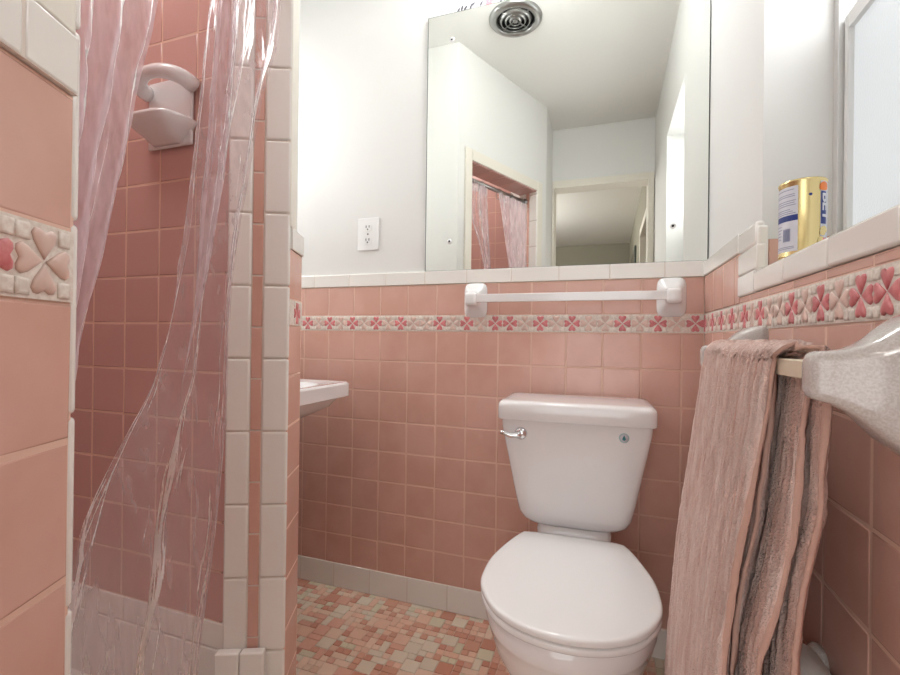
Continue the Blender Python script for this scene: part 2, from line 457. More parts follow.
# jamb columns: white bullnose, cut pink strip, white bullnose
def jamb(s0, sgn, zw, zp):
    """jamb face at s0, looking along sgn*D2"""
    Oj = A2 + D2*s0; Uj = -N2; Nj = D2*sgn
    mb = MB()
    mb.obox(Oj, Uj, Z, Nj, (.004, 0.0, -.010), (JD, OT, -.0025), M['wgrout'])
    jz = [zw + .1552*i for i in range(-1, 14)]
    for (a, b) in ((0.0, .0535), (.0795, .128)):
        for i in range(len(jz)-1):
            z0, z1 = max(0, jz[i]), min(OT, jz[i+1])
            if z1-z0 > .01:
                mb.obox(Oj, Uj, Z, Nj, (a, z0+.0008, -.010), (b, z1-.0008, .0012), M['white_tile'], .0045)
    k = 0
    while k*P+zp-P < OT:
        mb.tile(Oj - Nj*.0068, Uj, Z, Nj, .0540, .0790, max(0, k*P+zp-P), min(OT, k*P+zp), M['pink'], soft=.002); k += 1
    return mb.build('jamb_tiles', wl)
jamb(S_FAR, -1, .118, .0807); jamb(0.006, 1, .100, .0807)
# soffit of the opening in pink tile and white face trim round the opening above the wainscot
mb = MB()
k = 0
while k*P < S_FAR:
    mb.tile(A2 + Z*(OT+.001), D2, -N2, -Z, k*P, min(S_FAR, (k+1)*P), .004, JD-.002, M['shpink'], t=.008); k += 1
mb.build('soffit_tiles', wl)
mb = MB()
mb.obox(O, U, Z, N, (S_FAR+.0005, Z_CAP+.001, -.011), (S_FAR+.050, OT+.055, .001), M['casing'], .003)
mb.obox(O, U, Z, N, (-.055, Z_CAP+.001, -.011), (-.0005, OT+.055, .001), M['casing'], .003)
mb.obox(O, U, Z, N, (0, OT, -.011), (S_FAR, OT+.055, .001), M['casing'], .003)
mb.build('opening_casing', wl)

# ------------------------------------------------------------------ shower stall
sx = -1.42
wsb = struct(MB().box((sx-.02, EY+.0010, 0), (-.795, EY+.0098, CEIL), M['grout']).build('wall_shower_end'))
def plaintiles(name, O, U, N, u0, u1, phase, zmin, zmax, parent):
    mb = MB(); k = math.floor((u0-phase)/P)
    while phase+k*P < u1:
        a, b = max(u0, phase+k*P), min(u1, phase+(k+1)*P)
        i = 0
        z = .3125
        while z < zmax:
            mb.tile(O - N*.0062, U, Z, N, a, b, z, min(z+P*.9955, zmax), M['shpink']); z += P*.9955
        k += 1
    return mb.build(name, parent)
plaintiles('pink_tiles', Vector((0, EY, 0)), X, -Y, sx, -.750, -1.103, .3125, CEIL, wsb)
wsl = struct(MB().box((sx-.05, -.2, 0), (sx-.0012, EY+.0098, CEIL), M['grout']).build('wall_shower_side'))
plaintiles('pink_tiles', Vector((sx, 0, 0)), Y, X, -.18, EY, .005, .3125, CEIL, wsl)
wsf = struct(MB().box((sx-.05, -.29, 0), (-.622, -.1932, CEIL), M['grout']).build('wall_shower_front'))
plaintiles('pink_tiles', Vector((0, -.192, 0)), X, Y, sx, -.62, .005, .3125, CEIL, wsf)
# white base course and pan
captrim('white_base_tiles', Vector((0, EY, 0)), X, -Y, sx, -.752, .2555, .3120, wsb, phase=.01, step=.11, th=.003)
captrim('white_base_tiles', Vector((0, EY, 0)), X, -Y, sx, -.752, .09, .2550, wsb, phase=.06, step=.155, th=.006)
captrim('white_base_tiles', Vector((sx, 0, 0)), Y, X, -.18, EY, .09, .3120, wsl, phase=.06, step=.155, th=.004)
mb = MB()
prism(mb, [(sx, -.19), (sx, EY), (-.76, EY), xy(S_FAR, JD), xy(0, JD), (-.62, -.05), (-.62, -.19)], 0.0, .10, M['white_tile'])
struct(fixn(mb.build('floor_shower')))
# kerb across the opening and the two-tile block at the foot of the far jamb
mb = MB()
mb.obox(O, U, Z, N, (.0015, 0, -.125), (S_FAR-.0015, .16, -.002), M['white_tile'], .006)
struct(mb.build('trim_1'))
mb = MB()
for a, b in ((.036, .0855), (.0865, .136)):
    mb.obox(O, -N2, Z, -U, (a, .10, -S_FAR+.0015), (b, .283, -S_FAR+.022), M['white_tile'], .004)
struct(mb.build('trim_2'))

# ------------------------------------------------------------------ remaining shell
struct(MB().box((-1.72, .77, 0), (-1.615, BY+.13, CEIL), M['paint']).build('wall_alcove'))
struct(MB().box((-1.72, -.32, CEIL), (px+.22, BY+.13, CEIL+.05), M['ceil']).build('ceiling'))
DX0, DX1, DZ = -.354, .234, 1.978
mb = MB()
mb.box((DX1+.001, -.31, 0), (px+.001, -.20, CEIL), M['paint']); mb.box((-.372, -.31, DZ), (DX1+.001, -.20, CEIL), M['paint'])
struct(mb.build('wall_front'))
mb = MB()
mb.box((DX0-.016, -.32, 0), (DX0, -.185, DZ+.045), M['casing'], .002)
mb.box((DX1, -.32, 0), (DX1+.036, -.185, DZ+.045), M['casing'], .002)
mb.box((DX0, -.32, DZ-.003), (DX1, -.185, DZ+.045), M['casing'], .002)
struct(mb.build('door_1'))
# hall beyond the door, seen only in the mirror
HY, HX = -4.15, .285
struct(MB().box((-2.4, HY-.1, 0), (HX+.1, HY, CEIL), M['hallwall']).build('wall_hall_back'))
struct(MB().box((-2.5, HY, 0), (-2.4, -.32, CEIL), M['hallwall']).build('wall_hall_left'))
mb = MB()
mb.box((HX, -.75, 0), (HX+.1, -.32, CEIL), M['hallwall']); mb.box((HX, HY, 0), (HX+.1, -1.60, CEIL), M['hallwall'])
mb.box((HX, -1.60, 1.93), (HX+.1, -.75, CEIL), M['hallwall'])
struct(mb.build('wall_hall_right'))
mb = MB()
mb.box((HX-.012, -.76, 0), (HX+.11, -.69, 1.985), M['casing']); mb.box((HX-.012, -1.66, 0), (HX+.11, -1.59, 1.985), M['casing'])
mb.box((HX-.012, -1.59, 1.92), (HX+.11, -.76, 1.985), M['casing'])
mb.box((HX+.06, -1.59, 0), (HX+.1, -.76, 1.92), M['alu'])
struct(mb.build('door_2'))
t = thing('hall_mirror', 'narrow shiny panel with dark frame on the hall wall, seen through the doorway', 'wall mirror', (HX, -2.75, 1.25))
mb = MB(); mb.box((HX-.02, -3.15, 1.20), (HX-.001, -2.35, 1.98), M['edge']); mb.build('frame', t)
mb = MB(); mb.box((HX-.024, -3.11, 1.24), (HX-.0201, -2.39, 1.94), M['chrome']); mb.build('panel', t)
struct(MB().box((-2.5, HY-.1, CEIL), (HX+.9, -.32, CEIL+.05), M['ceil']).build('ceiling_hall'))
struct(MB().box((-2.5, HY-.1, -.05), (HX+.9, -.2, -.001), M['hallfloor']).build('floor_hall'))

# ------------------------------------------------------------------ mosaic floor
mb = MB(); mb.box((-1.62, -.2, -.05), (px, BY+.01, -.0035), M['fgrout'])
random.seed(11); c = .0238
nx, ny = int(1.90/c), int(1.69/c); used = [[False]*ny for _ in range(nx)]
def inroom(x, y):
    if x > RX+.006 or y > BY+.004 or y < -.2: return False
    s_ = (Vector((x, y, 0))-A2)
    if y > .87: return True
    return s_.dot(N2) > -.005 and s_.dot(D2) > S_NEAR or (y < .13 and x > -.36)
for i in range(nx):
    for j in range(ny):
        if used[i][j]: continue
        w, h = random.choice(((2, 2), (1, 1), (1, 1), (1, 1), (1, 1), (2, 1), (1, 2)))
        if i+w > nx or j+h > ny or any(used[i+a][j+b] for a in range(w) for b in range(h)): w = h = 1
        for a in range(w):
            for b in range(h): used[i+a][j+b] = True
        x0, y0 = -1.62+i*c, -.205+j*c
        if not inroom(x0+w*c/2, y0+h*c/2): continue
        m = random.choices(FM, (16, 22, 22, 4, 20, 9, 12) if w*h > 1 else (20, 18, 12, 12, 14, 16, 9))[0]
        mb.tile(Vector((0, 0, -.0035)), X, Y, Z, x0, x0+w*c, y0, y0+h*c, m, t=.0030, g=.0011, tilt=.5, soft=.0018)
struct(mb.build('floor'))

# ------------------------------------------------------------------ mirror
MF = BY+.001                               # front of the mirror
ml, mr_, mbt, mtp = -.612, RX+PT-.0015, Z_CAP+.001, 2.072
t = thing('wall_mirror', 'large frameless rectangular mirror screwed to the white wall above the pink tiles', 'mirror', (-.17, MF+.004, mbt))
mb = MB(); mb.box((ml, MF+.0004, mbt), (mr_, BY+PT-.001, mtp), M['edge']); mb.build('backing', t)
mb = MB(); mb.quad((ml+.0022, MF, mbt+.0005), (mr_-.002, MF, mbt+.0005), (mr_-.002, MF, mtp-.002), (ml+.0022, MF, mtp-.002), M['mirror'])
g = mb.build('mirror_glass', t)
for x, z in ((-.521, 1.978), (-.521, 1.278), (.178, 1.283), (.178, 1.978)):
    mb = MB(); mb.lathe((x, MF-.0001, z), (0, -1, 0), [(.0085, 0), (.0085, .0012), (.0065, .0026), (.003, .0032)], M['porcelain'], 20)
    r = mb.build('mirror_screw', t)
    mb = MB(); mb.lathe((x, MF-.0030, z), (0, -1, 0), [(.0042, 0), (.0038, .0009)], M['black'], 12); mb.build('screw_slot', r)

# ------------------------------------------------------------------ outlet
t = thing('wall_outlet', 'white double power outlet on the white wall left of the mirror', 'outlet', (-.8435, BY+PT, 1.3245))
mb = MB(); mb.box((-.888, BY+PT-.006, 1.264), (-.799, BY+PT, 1.385), M['plate'], .003); mb.build('cover_plate', t)
for dz in (-.0285, .0195):
    zc = 1.3245+dz+.0045
    mb = MB(); mb.loft([[Vector((-.8435+p.x, BY+PT-.006-h, zc+p.y)) for p in sup(0, 0, 0, .0165, .0140, 3, 28)] for h in (-.002, .0022)], M['plate'])
    f = smooth_by_angle(fixn(mb.build('socket', t)), 30)
    mb = MB()
    for dx in (-.0062, .0062): mb.box((-.8435+dx-.0014, BY+PT-.0088, zc-.001), (-.8435+dx+.0014, BY+PT-.008, zc+.008), M['slot'])
    mb.lathe((-.8435, BY+PT-.0080, zc-.0065), (0, -1, 0), [(.0028, 0), (.0028, .0008)], M['slot'], 14)
    mb.build('socket_holes', f)
mb = MB(); mb.lathe((-.8435, BY+PT-.006, 1.3245), (0, -1, 0), [(.003, 0), (.0026, .0012)], M['slot'], 14); mb.build('screw', t)

# ------------------------------------------------------------------ towel bar under the mirror
t = thing('towel_bar', 'white ceramic towel bar mounted on the pink back wall above the toilet', 'towel bar', (-.12, BY, 1.072))
def wpost(cx):
    mb = MB(); prof = [(.040, .058, -.004), (.040, .058, .004), (.037, .054, .010), (.030, .040, .018), (.022, .028, .032), (.0195, .022, .046), (.0205, .022, .060), (.0185, .020, .070), (.012, .013, .073)]
    mb.loft([[Vector((p.x, BY-h, p.y)) for p in sup(cx, 1.072, 0, a, b, 5, 36)] for a, b, h in prof], M['porcelain'])
    return fixn(mb.build('wall_post', t))
wpost(-.423); wpost(.176)
mb = MB(); mb.box((-.412, BY-.069, 1.0605), (.166, BY-.047, 1.0865), M['porcelain'], .002); mb.build('bar', t)

# ------------------------------------------------------------------ wash basin behind the wing
t = thing('wash_basin', 'white wall hung wash basin jutting out behind the tiled shower wing', 'sink', (-1.2, 1.1, .80))
by0, by1, bx0, bx1, bt = .900, 1.335, -1.6152, -.812, .793
cxs, cys = (bx0+bx1)/2, (by0+by1)/2; ax, ay = (bx1-bx0)/2, (by1-by0)/2
mb = MB()
mb.loft([sup(cxs-.05, cys, bt-.155, ax*.55, ay*.5, 4), sup(cxs-.03, cys, bt-.115, ax*.8, ay*.76, 5), sup(cxs-.014, cys, bt-.078, ax-.030, ay-.030, 12),
         sup(cxs-.010, cys, bt-.050, ax-.016, ay-.016, 16), sup(cxs, cys, bt-.047, ax-.002, ay-.002, 22), sup(cxs, cys, bt-.045, ax, ay, 24), sup(cxs, cys, bt-.006, ax, ay, 24), sup(cxs, cys, bt, ax-.006, ay-.006, 22),
         sup(cxs, cys, bt-.004, ax-.05, ay-.05, 5), sup(cxs, cys, bt-.06, ax-.09, ay-.09, 4), sup(cxs, cys, bt-.11, ax*.35, ay*.35, 2.5), sup(cxs, cys, bt-.118, .02, .02, 2)], M['porcelain'], True, True)
smooth_by_angle(fixn(mb.build('basin', t)), 32)
mb = MB(); mb.tube([(-1.52, cys, bt-.002), (-1.52, cys, bt+.09), (-1.49, cys, bt+.12), (-1.42, cys, bt+.11), (-1.40, cys, bt+.085)], .011, M['chrome']); mb.build('faucet', t)

# ------------------------------------------------------------------ toilet
tx = -.086
t = thing('toilet', 'white two piece toilet with closed lid against the pink tiled wall', 'toilet', (tx, 1.36, 0))
TOILET = t
mb = MB()
def trs(z, wa, yf, yb, e=6): return sup(tx, (yf+yb)/2, z, wa, (yb-yf)/2, e, 64)
mb.loft([trs(.417, .080, 1.325, 1.43), trs(.4185, .108, 1.305, 1.445, 5), trs(.425, .129, 1.291, 1.452, 5), trs(.437, .1425, 1.284, 1.455, 6), trs(.456, .152, 1.279, 1.456, 7), trs(.50, .1615, 1.274, 1.458, 8), trs(.60, .180, 1.262, 1.46, 9), trs(.69, .196, 1.253, 1.46, 12), trs(.718, .199, 1.251, 1.46, 12)], M['porcelain'])
tank = smooth_by_angle(fixn(mb.build('tank', t)), 50)
mb = MB()
mb.loft([trs(.7185, .199, 1.247, 1.463, 13), trs(.7205, .2045, 1.237, 1.466, 13), trs(.7235, .2065, 1.235, 1.467, 13), trs(.756, .2065, 1.235, 1.467, 13), trs(.7635, .205, 1.2365, 1.466, 13), trs(.7685, .2015, 1.240, 1.464, 12), trs(.7715, .197, 1.247, 1.460, 11), trs(.7725, .18, 1.262, 1.45, 9)], M['porcelain'])
smooth_by_angle(fixn(mb.build('tank_lid', t)), 60)
# flush lever
mb = MB(); yl = 1.252
mb.lathe((-.2265, yl+.004, .683), (0, -1, 0), [(.0175, -.006), (.0175, .005), (.0135, .011), (.007, .014)], M['chrome'], 24)
mb.tube([(-.2265, yl-.010, .683), (-.236, yl-.013, .680), (-.252, yl-.015, .678), (-.270, yl-.016, .683), (-.280, yl-.016, .687)], [.0100, .0080, .0068, .0066, .0056], M['chrome'], 12)
o = fixn(mb.build('flush_lever', t)); o['label'] = 'chrome flush lever'
# water-drop sticker
yk = 1.2522; sxk, szk = .0400, .690
mb = MB(); mb.lathe((sxk, yk, szk), (0, -1, 0), [(.0125, 0), (.0125, .0006)], M['lab_pale'], 28)
mb.lathe((sxk, yk-.0006, szk), (0, -1, 0), [(.0100, 0), (.0100, .0003)], M['lab_white'], 28)
drop = [(0, .0078), (.0022, .003), (.0042, -.001), (.0040, -.0042), (.002, -.0062), (0, -.0066), (-.002, -.0062), (-.0040, -.0042), (-.0042, -.001), (-.0022, .003)]
mb.poly([(sxk+a, yk-.0012, szk+b) for a, b in drop], M['lab_teal'])
o = mb.build('water_drop_sticker', t); o['label'] = 'round pale sticker with a dark teal water drop'
# lid, seat and bowl share one outline
half = [(0, .822), (.047, .827), (.092, .843), (.133, .873), (.162, .915), (.181, .962), (.185, 1.018), (.181, 1.078), (.167, 1.140), (.150, 1.196), (.134, 1.235), (.120, 1.248), (.06, 1.252), (0, 1.253)]
def outline(scale=1.0, grow=0.0, yshift=0.0, n=6):
    pts = [(-x, y) for x, y in half[1:-1][::-1]]
    full = half + pts
    L_ = len(full); out = []
    for i in range(L_):
        p0, p1, p2, p3 = full[i-1], full[i], full[(i+1) % L_], full[(i+2) % L_]
        for q in range(n):
            u = q/n
            f = lambda a, b, c_, d: .5*((2*b)+(-a+c_)*u+(2*a-5*b+4*c_-d)*u*u+(-a+3*b-3*c_+d)*u**3)
            out.append((f(p0[0], p1[0], p2[0], p3[0]), f(p0[1], p1[1], p2[1], p3[1])))
    cy = 1.03
    res = []
    for x, y in out:
        r = sqrt(x*x+(y-cy)**2); k = scale + grow/max(r, .01)
        res.append((tx+x*k, cy+(y-cy)*k+yshift))
    return res
def oring(z, **k): return [Vector((x, y, z)) for x, y in outline(**k)]
mb = MB()
mb.loft([oring(.4035, grow=-.005), oring(.4045, grow=-.001), oring(.4065), oring(.4135), oring(.4160, grow=-.0010), oring(.4178, grow=-.0035), oring(.4188, grow=-.008), oring(.4195, grow=-.02), oring(.4208, grow=-.05), oring(.4215, scale=.45), oring(.4217, scale=.1)], M['seat'])
fixn(mb.build('seat_lid', t))
mb = MB()
mb.loft([oring(.3855, grow=-.008), oring(.3870, grow=-.003), oring(.390, grow=-.001), oring(.398, grow=-.001), oring(.4005, grow=-.003), oring(.4015, grow=-.012), oring(.4018, grow=-.03)], M['seat'])
fixn(mb.build('seat', t))
def bring(z, a, yf, yb): return [Vector((tx+(x-tx)*a, yf+(y-.822)/(1.253-.822)*(yb-yf), z)) for x, y in outline()]
mb = MB()
mb.loft([bring(0, .60, .93, 1.40), bring(.012, .61, .925, 1.40), bring(.06, .58, .935, 1.39), bring(.13, .58, .94, 1.37), bring(.19, .68, .915, 1.36), bring(.24, .80, .880, 1.35), bring(.285, .895, .852, 1.34), bring(.325, .95, .836, 1.34), bring(.340, .962, .832, 1.34), bring(.346, .975, .828, 1.34), bring(.352, .980, .826, 1.34), bring(.376, .980, .826, 1.34), bring(.3835, .970, .830, 1.335)], M['porcelain'])
mb.loft([sup(tx, 1.36, .30, .09, .09, 5), sup(tx, 1.365, .36, .098, .085, 5), sup(tx, 1.37, .405, .102, .08, 6), sup(tx, 1.37, .4195, .098, .072, 6)], M['porcelain'])
smooth_by_angle(fixn(mb.build('bowl', t)), 50)
for dx in (-.07, .07):
    mb = MB(); mb.lathe((tx+dx-.018, 1.262, .398), (1, 0, 0), [(.010, 0), (.012, .003), (.012, .033), (.010, .036)], M['seat'], 18)
    mb.build('seat_hinge', t)

TOILET.rotation_euler = (0, 0, math.radians(1.7))

# ------------------------------------------------------------------ towel bar on the right wall, with towel
t = thing('towel_bar', 'grey speckled ceramic towel bar on the right wall carrying a pink towel', 'towel bar', (RX, .70, .91))
def rbracket(yc, tip_w):
    mb = MB()
    #  x, half width in y, z low, z high
    prof = [(RX+.002, .042, .836, .974), (RX-.010, .042, .838, .972), (RX-.022, .039, .844, .969), (RX-.033, .034, .851, .963), (RX-.043, .029, .859, .955), (RX-.051, .0245, .867, .9475), (RX-.060, .0205, .876, .9415), (RX-.070, .0170, .884, .9375), (RX-.082, .0145, .890, .9355), (RX-.090, .0138, .892, .935), (RX-.0945, .0120, .8945, .9325), (RX-.097, .008, .900, .927)]
    mb.loft([[Vector((x, p.x, p.y)) for p in sup(yc, (a+b)/2, 0, w, (b-a)/2, 4.5, 40)] for x, w, a, b in prof], M['speck'])
    return fixn(mb.build('bracket', t))
rbracket(.483, 0); rbracket(.962, 0)
mb = MB(); mb.box((.1745, .487, .9075), (.1925, .946, .9255), M['barplastic'], .0015); o = mb.build('bar', t); o['label'] = 'cream square bar'

tw = thing('bath_towel', 'dusty pink terry bath towel folded over the bar beside the toilet', 'towel', (.185, .74, .90))
def interp(tab, z):
    tab = sorted(tab)
    if z <= tab[0][0]:
        (a, b), (c_, d) = tab[0], tab[1]; return b + (z-a)*(d-b)/(c_-a)*.5
    for (a, b), (c_, d) in zip(tab, tab[1:]):
        if z <= c_: return b + (d-b)*(z-a)/(c_-a)
    return tab[-1][1]
def layer(name, near_f, near_b, far, tabf, tabb, zf, zb, top, rr, amp, seed, mt, ridge=.0026):
    """one cloth layer: front hang, over the bar, back hang"""
    path = []
    nF = 64
    for i in range(nF+1):
        z = zf + (top-rr-zf)*i/nF; path.append((interp(tabf, z), z, near_f, 1-i/nF))
    for i in range(1, 12):
        a = pi - pi*i/12
        xl, xr = interp(tabf, top-rr), interp(tabb, top-rr)
        path.append(((xl+xr)/2 + (xr-xl)/2*cos(a), top-rr+rr*sin(a), near_f+(near_b-near_f)*i/12, 0))
    for i in range(nF+1):
        z = top-rr + (zb-top+rr)*i/nF; path.append((interp(tabb, z), z, near_b, i/nF))
    nU = 150
    verts = []; faces = []
    for (x, z, ny_, dn) in path:
        for j in range(nU+1):
            u = j/nU
            ny2 = ny_ + .010*sin(z*9+seed)*dn
            y = far + (ny2-far)*u
            w = noise.noise(Vector((y*7+seed, z*1.5, seed)))
            rid = ridge*(sin(y*2*pi/.0165 + 2.5*w + seed) + .8*sin(y*2*pi/.0071+seed*2 + 2*w))
            fz = .0014*noise.noise(Vector((y*170, z*170, seed*3)))
            dx = amp*dn*(.6*sin(u*pi*2.2+seed) + 1.2*w) + rid + fz
            verts.append((x+dx, y + .004*noise.noise(Vector((z*6, seed, u)))*dn, z+ (rid if dn < .02 else 0)))
    R_ = nU+1
    for i in range(len(path)-1):
        for j in range(nU): faces.append((i*R_+j, i*R_+j+1, (i+1)*R_+j+1, (i+1)*R_+j))
    me = bpy.data.meshes.new(name); me.from_pydata(verts, [], faces); me.materials.append(mt); me.materials.append(M['towel_hem'])
    for i, p in enumerate(me.polygons):
        p.use_smooth = True
        if i % nU >= nU-1: p.material_index = 1
    o = bpy.data.objects.new(name, me); COL.objects.link(o); o.parent = tw; o.matrix_parent_inverse = Matrix.Translation(tw.location).inverted()
    md = o.modifiers.new('thick', 'SOLIDIFY'); md.thickness = .0042; md.offset = 0
    return o
outer_f = [(.05, .082), (.322, .104), (.593, .126), (.744, .146), (.883, .164), (.930, .170)]
inner_f = [(.05, .106), (.45, .127), (.631, .145), (.741, .163), (.848, .172), (.930, .175)]
inner_b = [(.25, .152), (.608, .156), (.668, .168), (.761, .183), (.885, .194), (.930, .196)]
outer_b = [(.25, .166), (.637, .178), (.698, .184), (.770, .198), (.887, .203), (.930, .203)]
layer('outer_fold', .580, .532, .930, outer_f, outer_b, .13, .33, .940, .018, .009, 1.3, M['towel'])
layer('inner_fold', .600, .556, .922, inner_f, inner_b, .16, .36, .9335, .0115, .006, 4.1, M['towel'])

# ------------------------------------------------------------------ paper holder low on the right wall
t = thing('toilet_paper_holder', 'small white ceramic paper holder low on the dark right wall behind the towel', 'paper holder', (RX, .62, .50))
hx, hy, hz = .226, .600, 0.528
for yy in (hy-.012, hy+.105):
    mb = MB(); prof = [(RX+.002, .022, .026), (RX-.006, .022, .026), (RX-.014, .017, .020), (RX-.030, .013, .018), (RX-.048, .012, .016), (RX-.056, .009, .012)]
    mb.loft([[Vector((x, p.x, p.y)) for p in sup(yy, hz, 0, a, b, 3, 28)] for x, a, b in prof], M['speck']); fixn(mb.build('holder_post', t))
mb = MB(); mb.lathe((hx, hy, hz), Y, [(.014, 0), (.0345, 0), (.036, .0015), (.036, .0915), (.0345, .093), (.014, .093)], M['tissue'], 40, True, True); fixn(mb.build('paper_roll', t))

# ------------------------------------------------------------------ tin on the sill
cx, cy, cz0, cr, ch = .2930, .872, 1.0765, .0318, .1225
t = thing('metal_tin', 'gold tin with a blue and white label standing on the window sill', 'tin', (cx, cy, cz0))
mb = MB()
mb.lathe((cx, cy, cz0), Z, [(cr-.003, 0), (cr, .0015), (cr, .004), (cr-.0012, .006), (cr-.0012, ch-.006), (cr, ch-.004), (cr+.0003, ch-.0015), (cr-.001, ch), (cr-.003, ch-.002), (cr-.004, ch-.004), (.004, ch-.004)], M['gold'], 64)
fixn(mb.build('tin_body', t))
view = atan2(-cy, -cx)                       # label angles are counted from the side facing the door
def cyl(phi, z, r): a = view + phi; return Vector((cx+r*cos(a), cy+r*sin(a), cz0+z))
def patch(mb, p0, p1, z0, z1, r, m, n=14):
    p0, p1 = math.radians(p0), math.radians(p1)
    for i in range(n):
        a, b = p0+(p1-p0)*i/n, p0+(p1-p0)*(i+1)/n
        mb.quad(cyl(a, z0, r), cyl(b, z0, r), cyl(b, z1, r), cyl(a, z1, r), m, True)
r0 = cr-.0009
mb = MB()
patch(mb, -92, -10, .010, .1125, r0, M['lab_white'], 20)
patch(mb, -92, -10, .058, .0672, r0+.0002, M['lab_blue'], 20)
random.seed(5)
for z in (.108, .1005, .0975, .0905, .0872, .0838, .0770, .0738, .0706):
    patch(mb, -84, random.uniform(-30, -14), z-.0011, z, r0+.0002, M['lab_grey'], 12)
for z in (.052, .047, .042, .037, .032): patch(mb, -88, random.uniform(-60, -54), z-.0011, z, r0+.0002, M['lab_grey'], 6)
for z in (.018, .0155): patch(mb, -84, random.uniform(-22, -16), z-.0011, z, r0+.0002, M['lab_grey'], 12)
a = -50
while a < -28:
    w = random.choice((.8, 1.2, 2.0)); patch(mb, a, a+w, .026, .046, r0+.0002, M['lab_blue'], 1); a += w+random.choice((.8, 1.3))
o = mb.build('info_label', t); o['label'] = 'white panel of small print, barcode and blue band'
mb = MB()
def disc(ph, z, rad, m, el=1.0, rr=.0004):
    p = [cyl(math.radians(ph)+rad*cos(k*pi/10)/cr, z+rad*el*sin(k*pi/10), r0+rr) for k in range(20)]
    c_ = cyl(math.radians(ph), z, r0+rr+.0001); n = len(mb.v); mb.v += [tuple(c_)]+[tuple(q) for q in p]
    for k in range(20): mb.face((n, n+1+k, n+1+(k+1) % 20), m, True)
patch(mb, 46, 100, .012, .1165, r0, M['lab_white'], 12)
patch(mb, 47, 68, .050, .1005, r0+.0002, M['lab_blue'], 8)
patch(mb, 68, 100, .050, .100, r0+.0001, M['lab_white'], 8)
disc(60, .1085, .0092, M['lab_orange'], .75); disc(52, .1050, .0052, M['lab_orange'], .7)
disc(19, .0955, .0022, M['lab_blue'], 1)
disc(60, .0415, .0085, M['gold'], .62); disc(54, .036, .006, M['gold'], .7); disc(50, .022, .007, M['gold'], 1.2)
disc(66, .0275, .0018, M['lab_pink']); disc(56, .0265, .0014, M['lab_pink']); disc(62, .019, .0042, M['lab_blue'], .9); disc(62, .019, .0022, M['lab_white'], .9, .0007)
mb.build('front_label', t)
# lettering running down the front label
fc = bpy.data.curves.new('lettering', 'FONT'); fc.body = 'BEY'; fc.size = .0215; fc.offset = .0007
fo = bpy.data.objects.new('lettering_tmp', fc); COL.objects.link(fo)
bpy.context.view_layer.update()
me = bpy.data.meshes.new_from_object(fo.evaluated_get(bpy.context.evaluated_depsgraph_get()))
bm = bmesh.new(); bm.from_mesh(me); bmesh.ops.triangulate(bm, faces=bm.faces)
bmesh.ops.subdivide_edges(bm, edges=[e for e in bm.edges if e.calc_length() > .004], cuts=3, use_grid_fill=False); bmesh.ops.triangulate(bm, faces=bm.faces)
wmax = max(v.co.x for v in bm.verts)
for v in bm.verts:
    u, w = v.co.x/wmax, v.co.y
    v.co = cyl(math.radians(52)+w*.95/cr, .0985-u*.0455, r0+.0008)
bmesh.ops.recalc_face_normals(bm, faces=bm.faces)
bm.to_mesh(me); bm.free(); bpy.data.objects.remove(fo); me.materials.clear(); me.materials.append(M['lab_white'])
o = bpy.data.objects.new('front_lettering', me); COL.objects.link(o); o.parent = t; o.matrix_parent_inverse = Matrix.Translation(t.location).inverted()

# ------------------------------------------------------------------ soap dish in the shower
t = thing('soap_dish', 'white ceramic soap dish with a grab handle on the pink shower end wall', 'soap dish', (-.955, EY, 1.45))
mb = MB(); mb.box((-1.022, EY-.010, 1.372), (-.888, EY-.001, 1.528), M['porcelain'], .004); mb.build('back_plate', t)
mb = MB(); pts = []
for i in range(25):
    a = pi*i/24; pts.append((-.952-.069*cos(a), EY-.008-.050*sin(a)**.7, 1.502+.016*sin(a)))
mb.tube(pts, [.0135+.004*abs(cos(pi*i/24)) for i in range(25)], M['porcelain'], 14); fixn(mb.build('grab_handle', t))
mb = MB()
def hd_(z, w, d, e=3.5):
    return [Vector((p.x, min(p.y, EY-.002), z)) for p in sup(-.955, EY-.004, 0, w, d, e, 48)]
mb.loft([hd_(1.376, .042, .022), hd_(1.388, .050, .042), hd_(1.404, .066, .064), hd_(1.416, .076, .076), hd_(1.423, .076, .076), hd_(1.425, .072, .072), hd_(1.418, .064, .064), hd_(1.412, .05, .045)], M['porcelain'])
fixn(mb.build('tray', t))

# ------------------------------------------------------------------ curtain rod and vinyl curtain
ROD = 1.775
tr = thing('curtain_rod', 'steel rod across the top of the shower opening, above the curtain', 'curtain rod', slant(.3, .075, ROD))
mb = MB(); mb.tube([slant(.004, .085, ROD), slant(S_FAR-.004, .085, ROD)], .011, M['steel'], 16); mb.build('rod', tr)
for s0, s1 in ((.0075, .016), (S_FAR-.012, S_FAR-.0015)):
    mb = MB(); mb.tube([slant(s0, .085, ROD), slant(s1, .085, ROD)], .020, M['steel'], 18); mb.build('end_flange', tr)
tcn = thing('shower_curtain', 'clear vinyl shower curtain hanging in creased folds across the shower opening', 'shower curtain', slant(.3, .06, .25))
def pw(tab, z):            # piecewise linear in z, tab from top to bottom
    for (a, b), (c_, d) in zip(tab, tab[1:]):
        if z >= c_: return b + (d-b)*(z-a)/(c_-a)
    return tab[-1][1]
def sm(tab, z, h=.05): return sum(pw(tab, z+h*k) for k in (-1, -.5, 0, .5, 1))/5
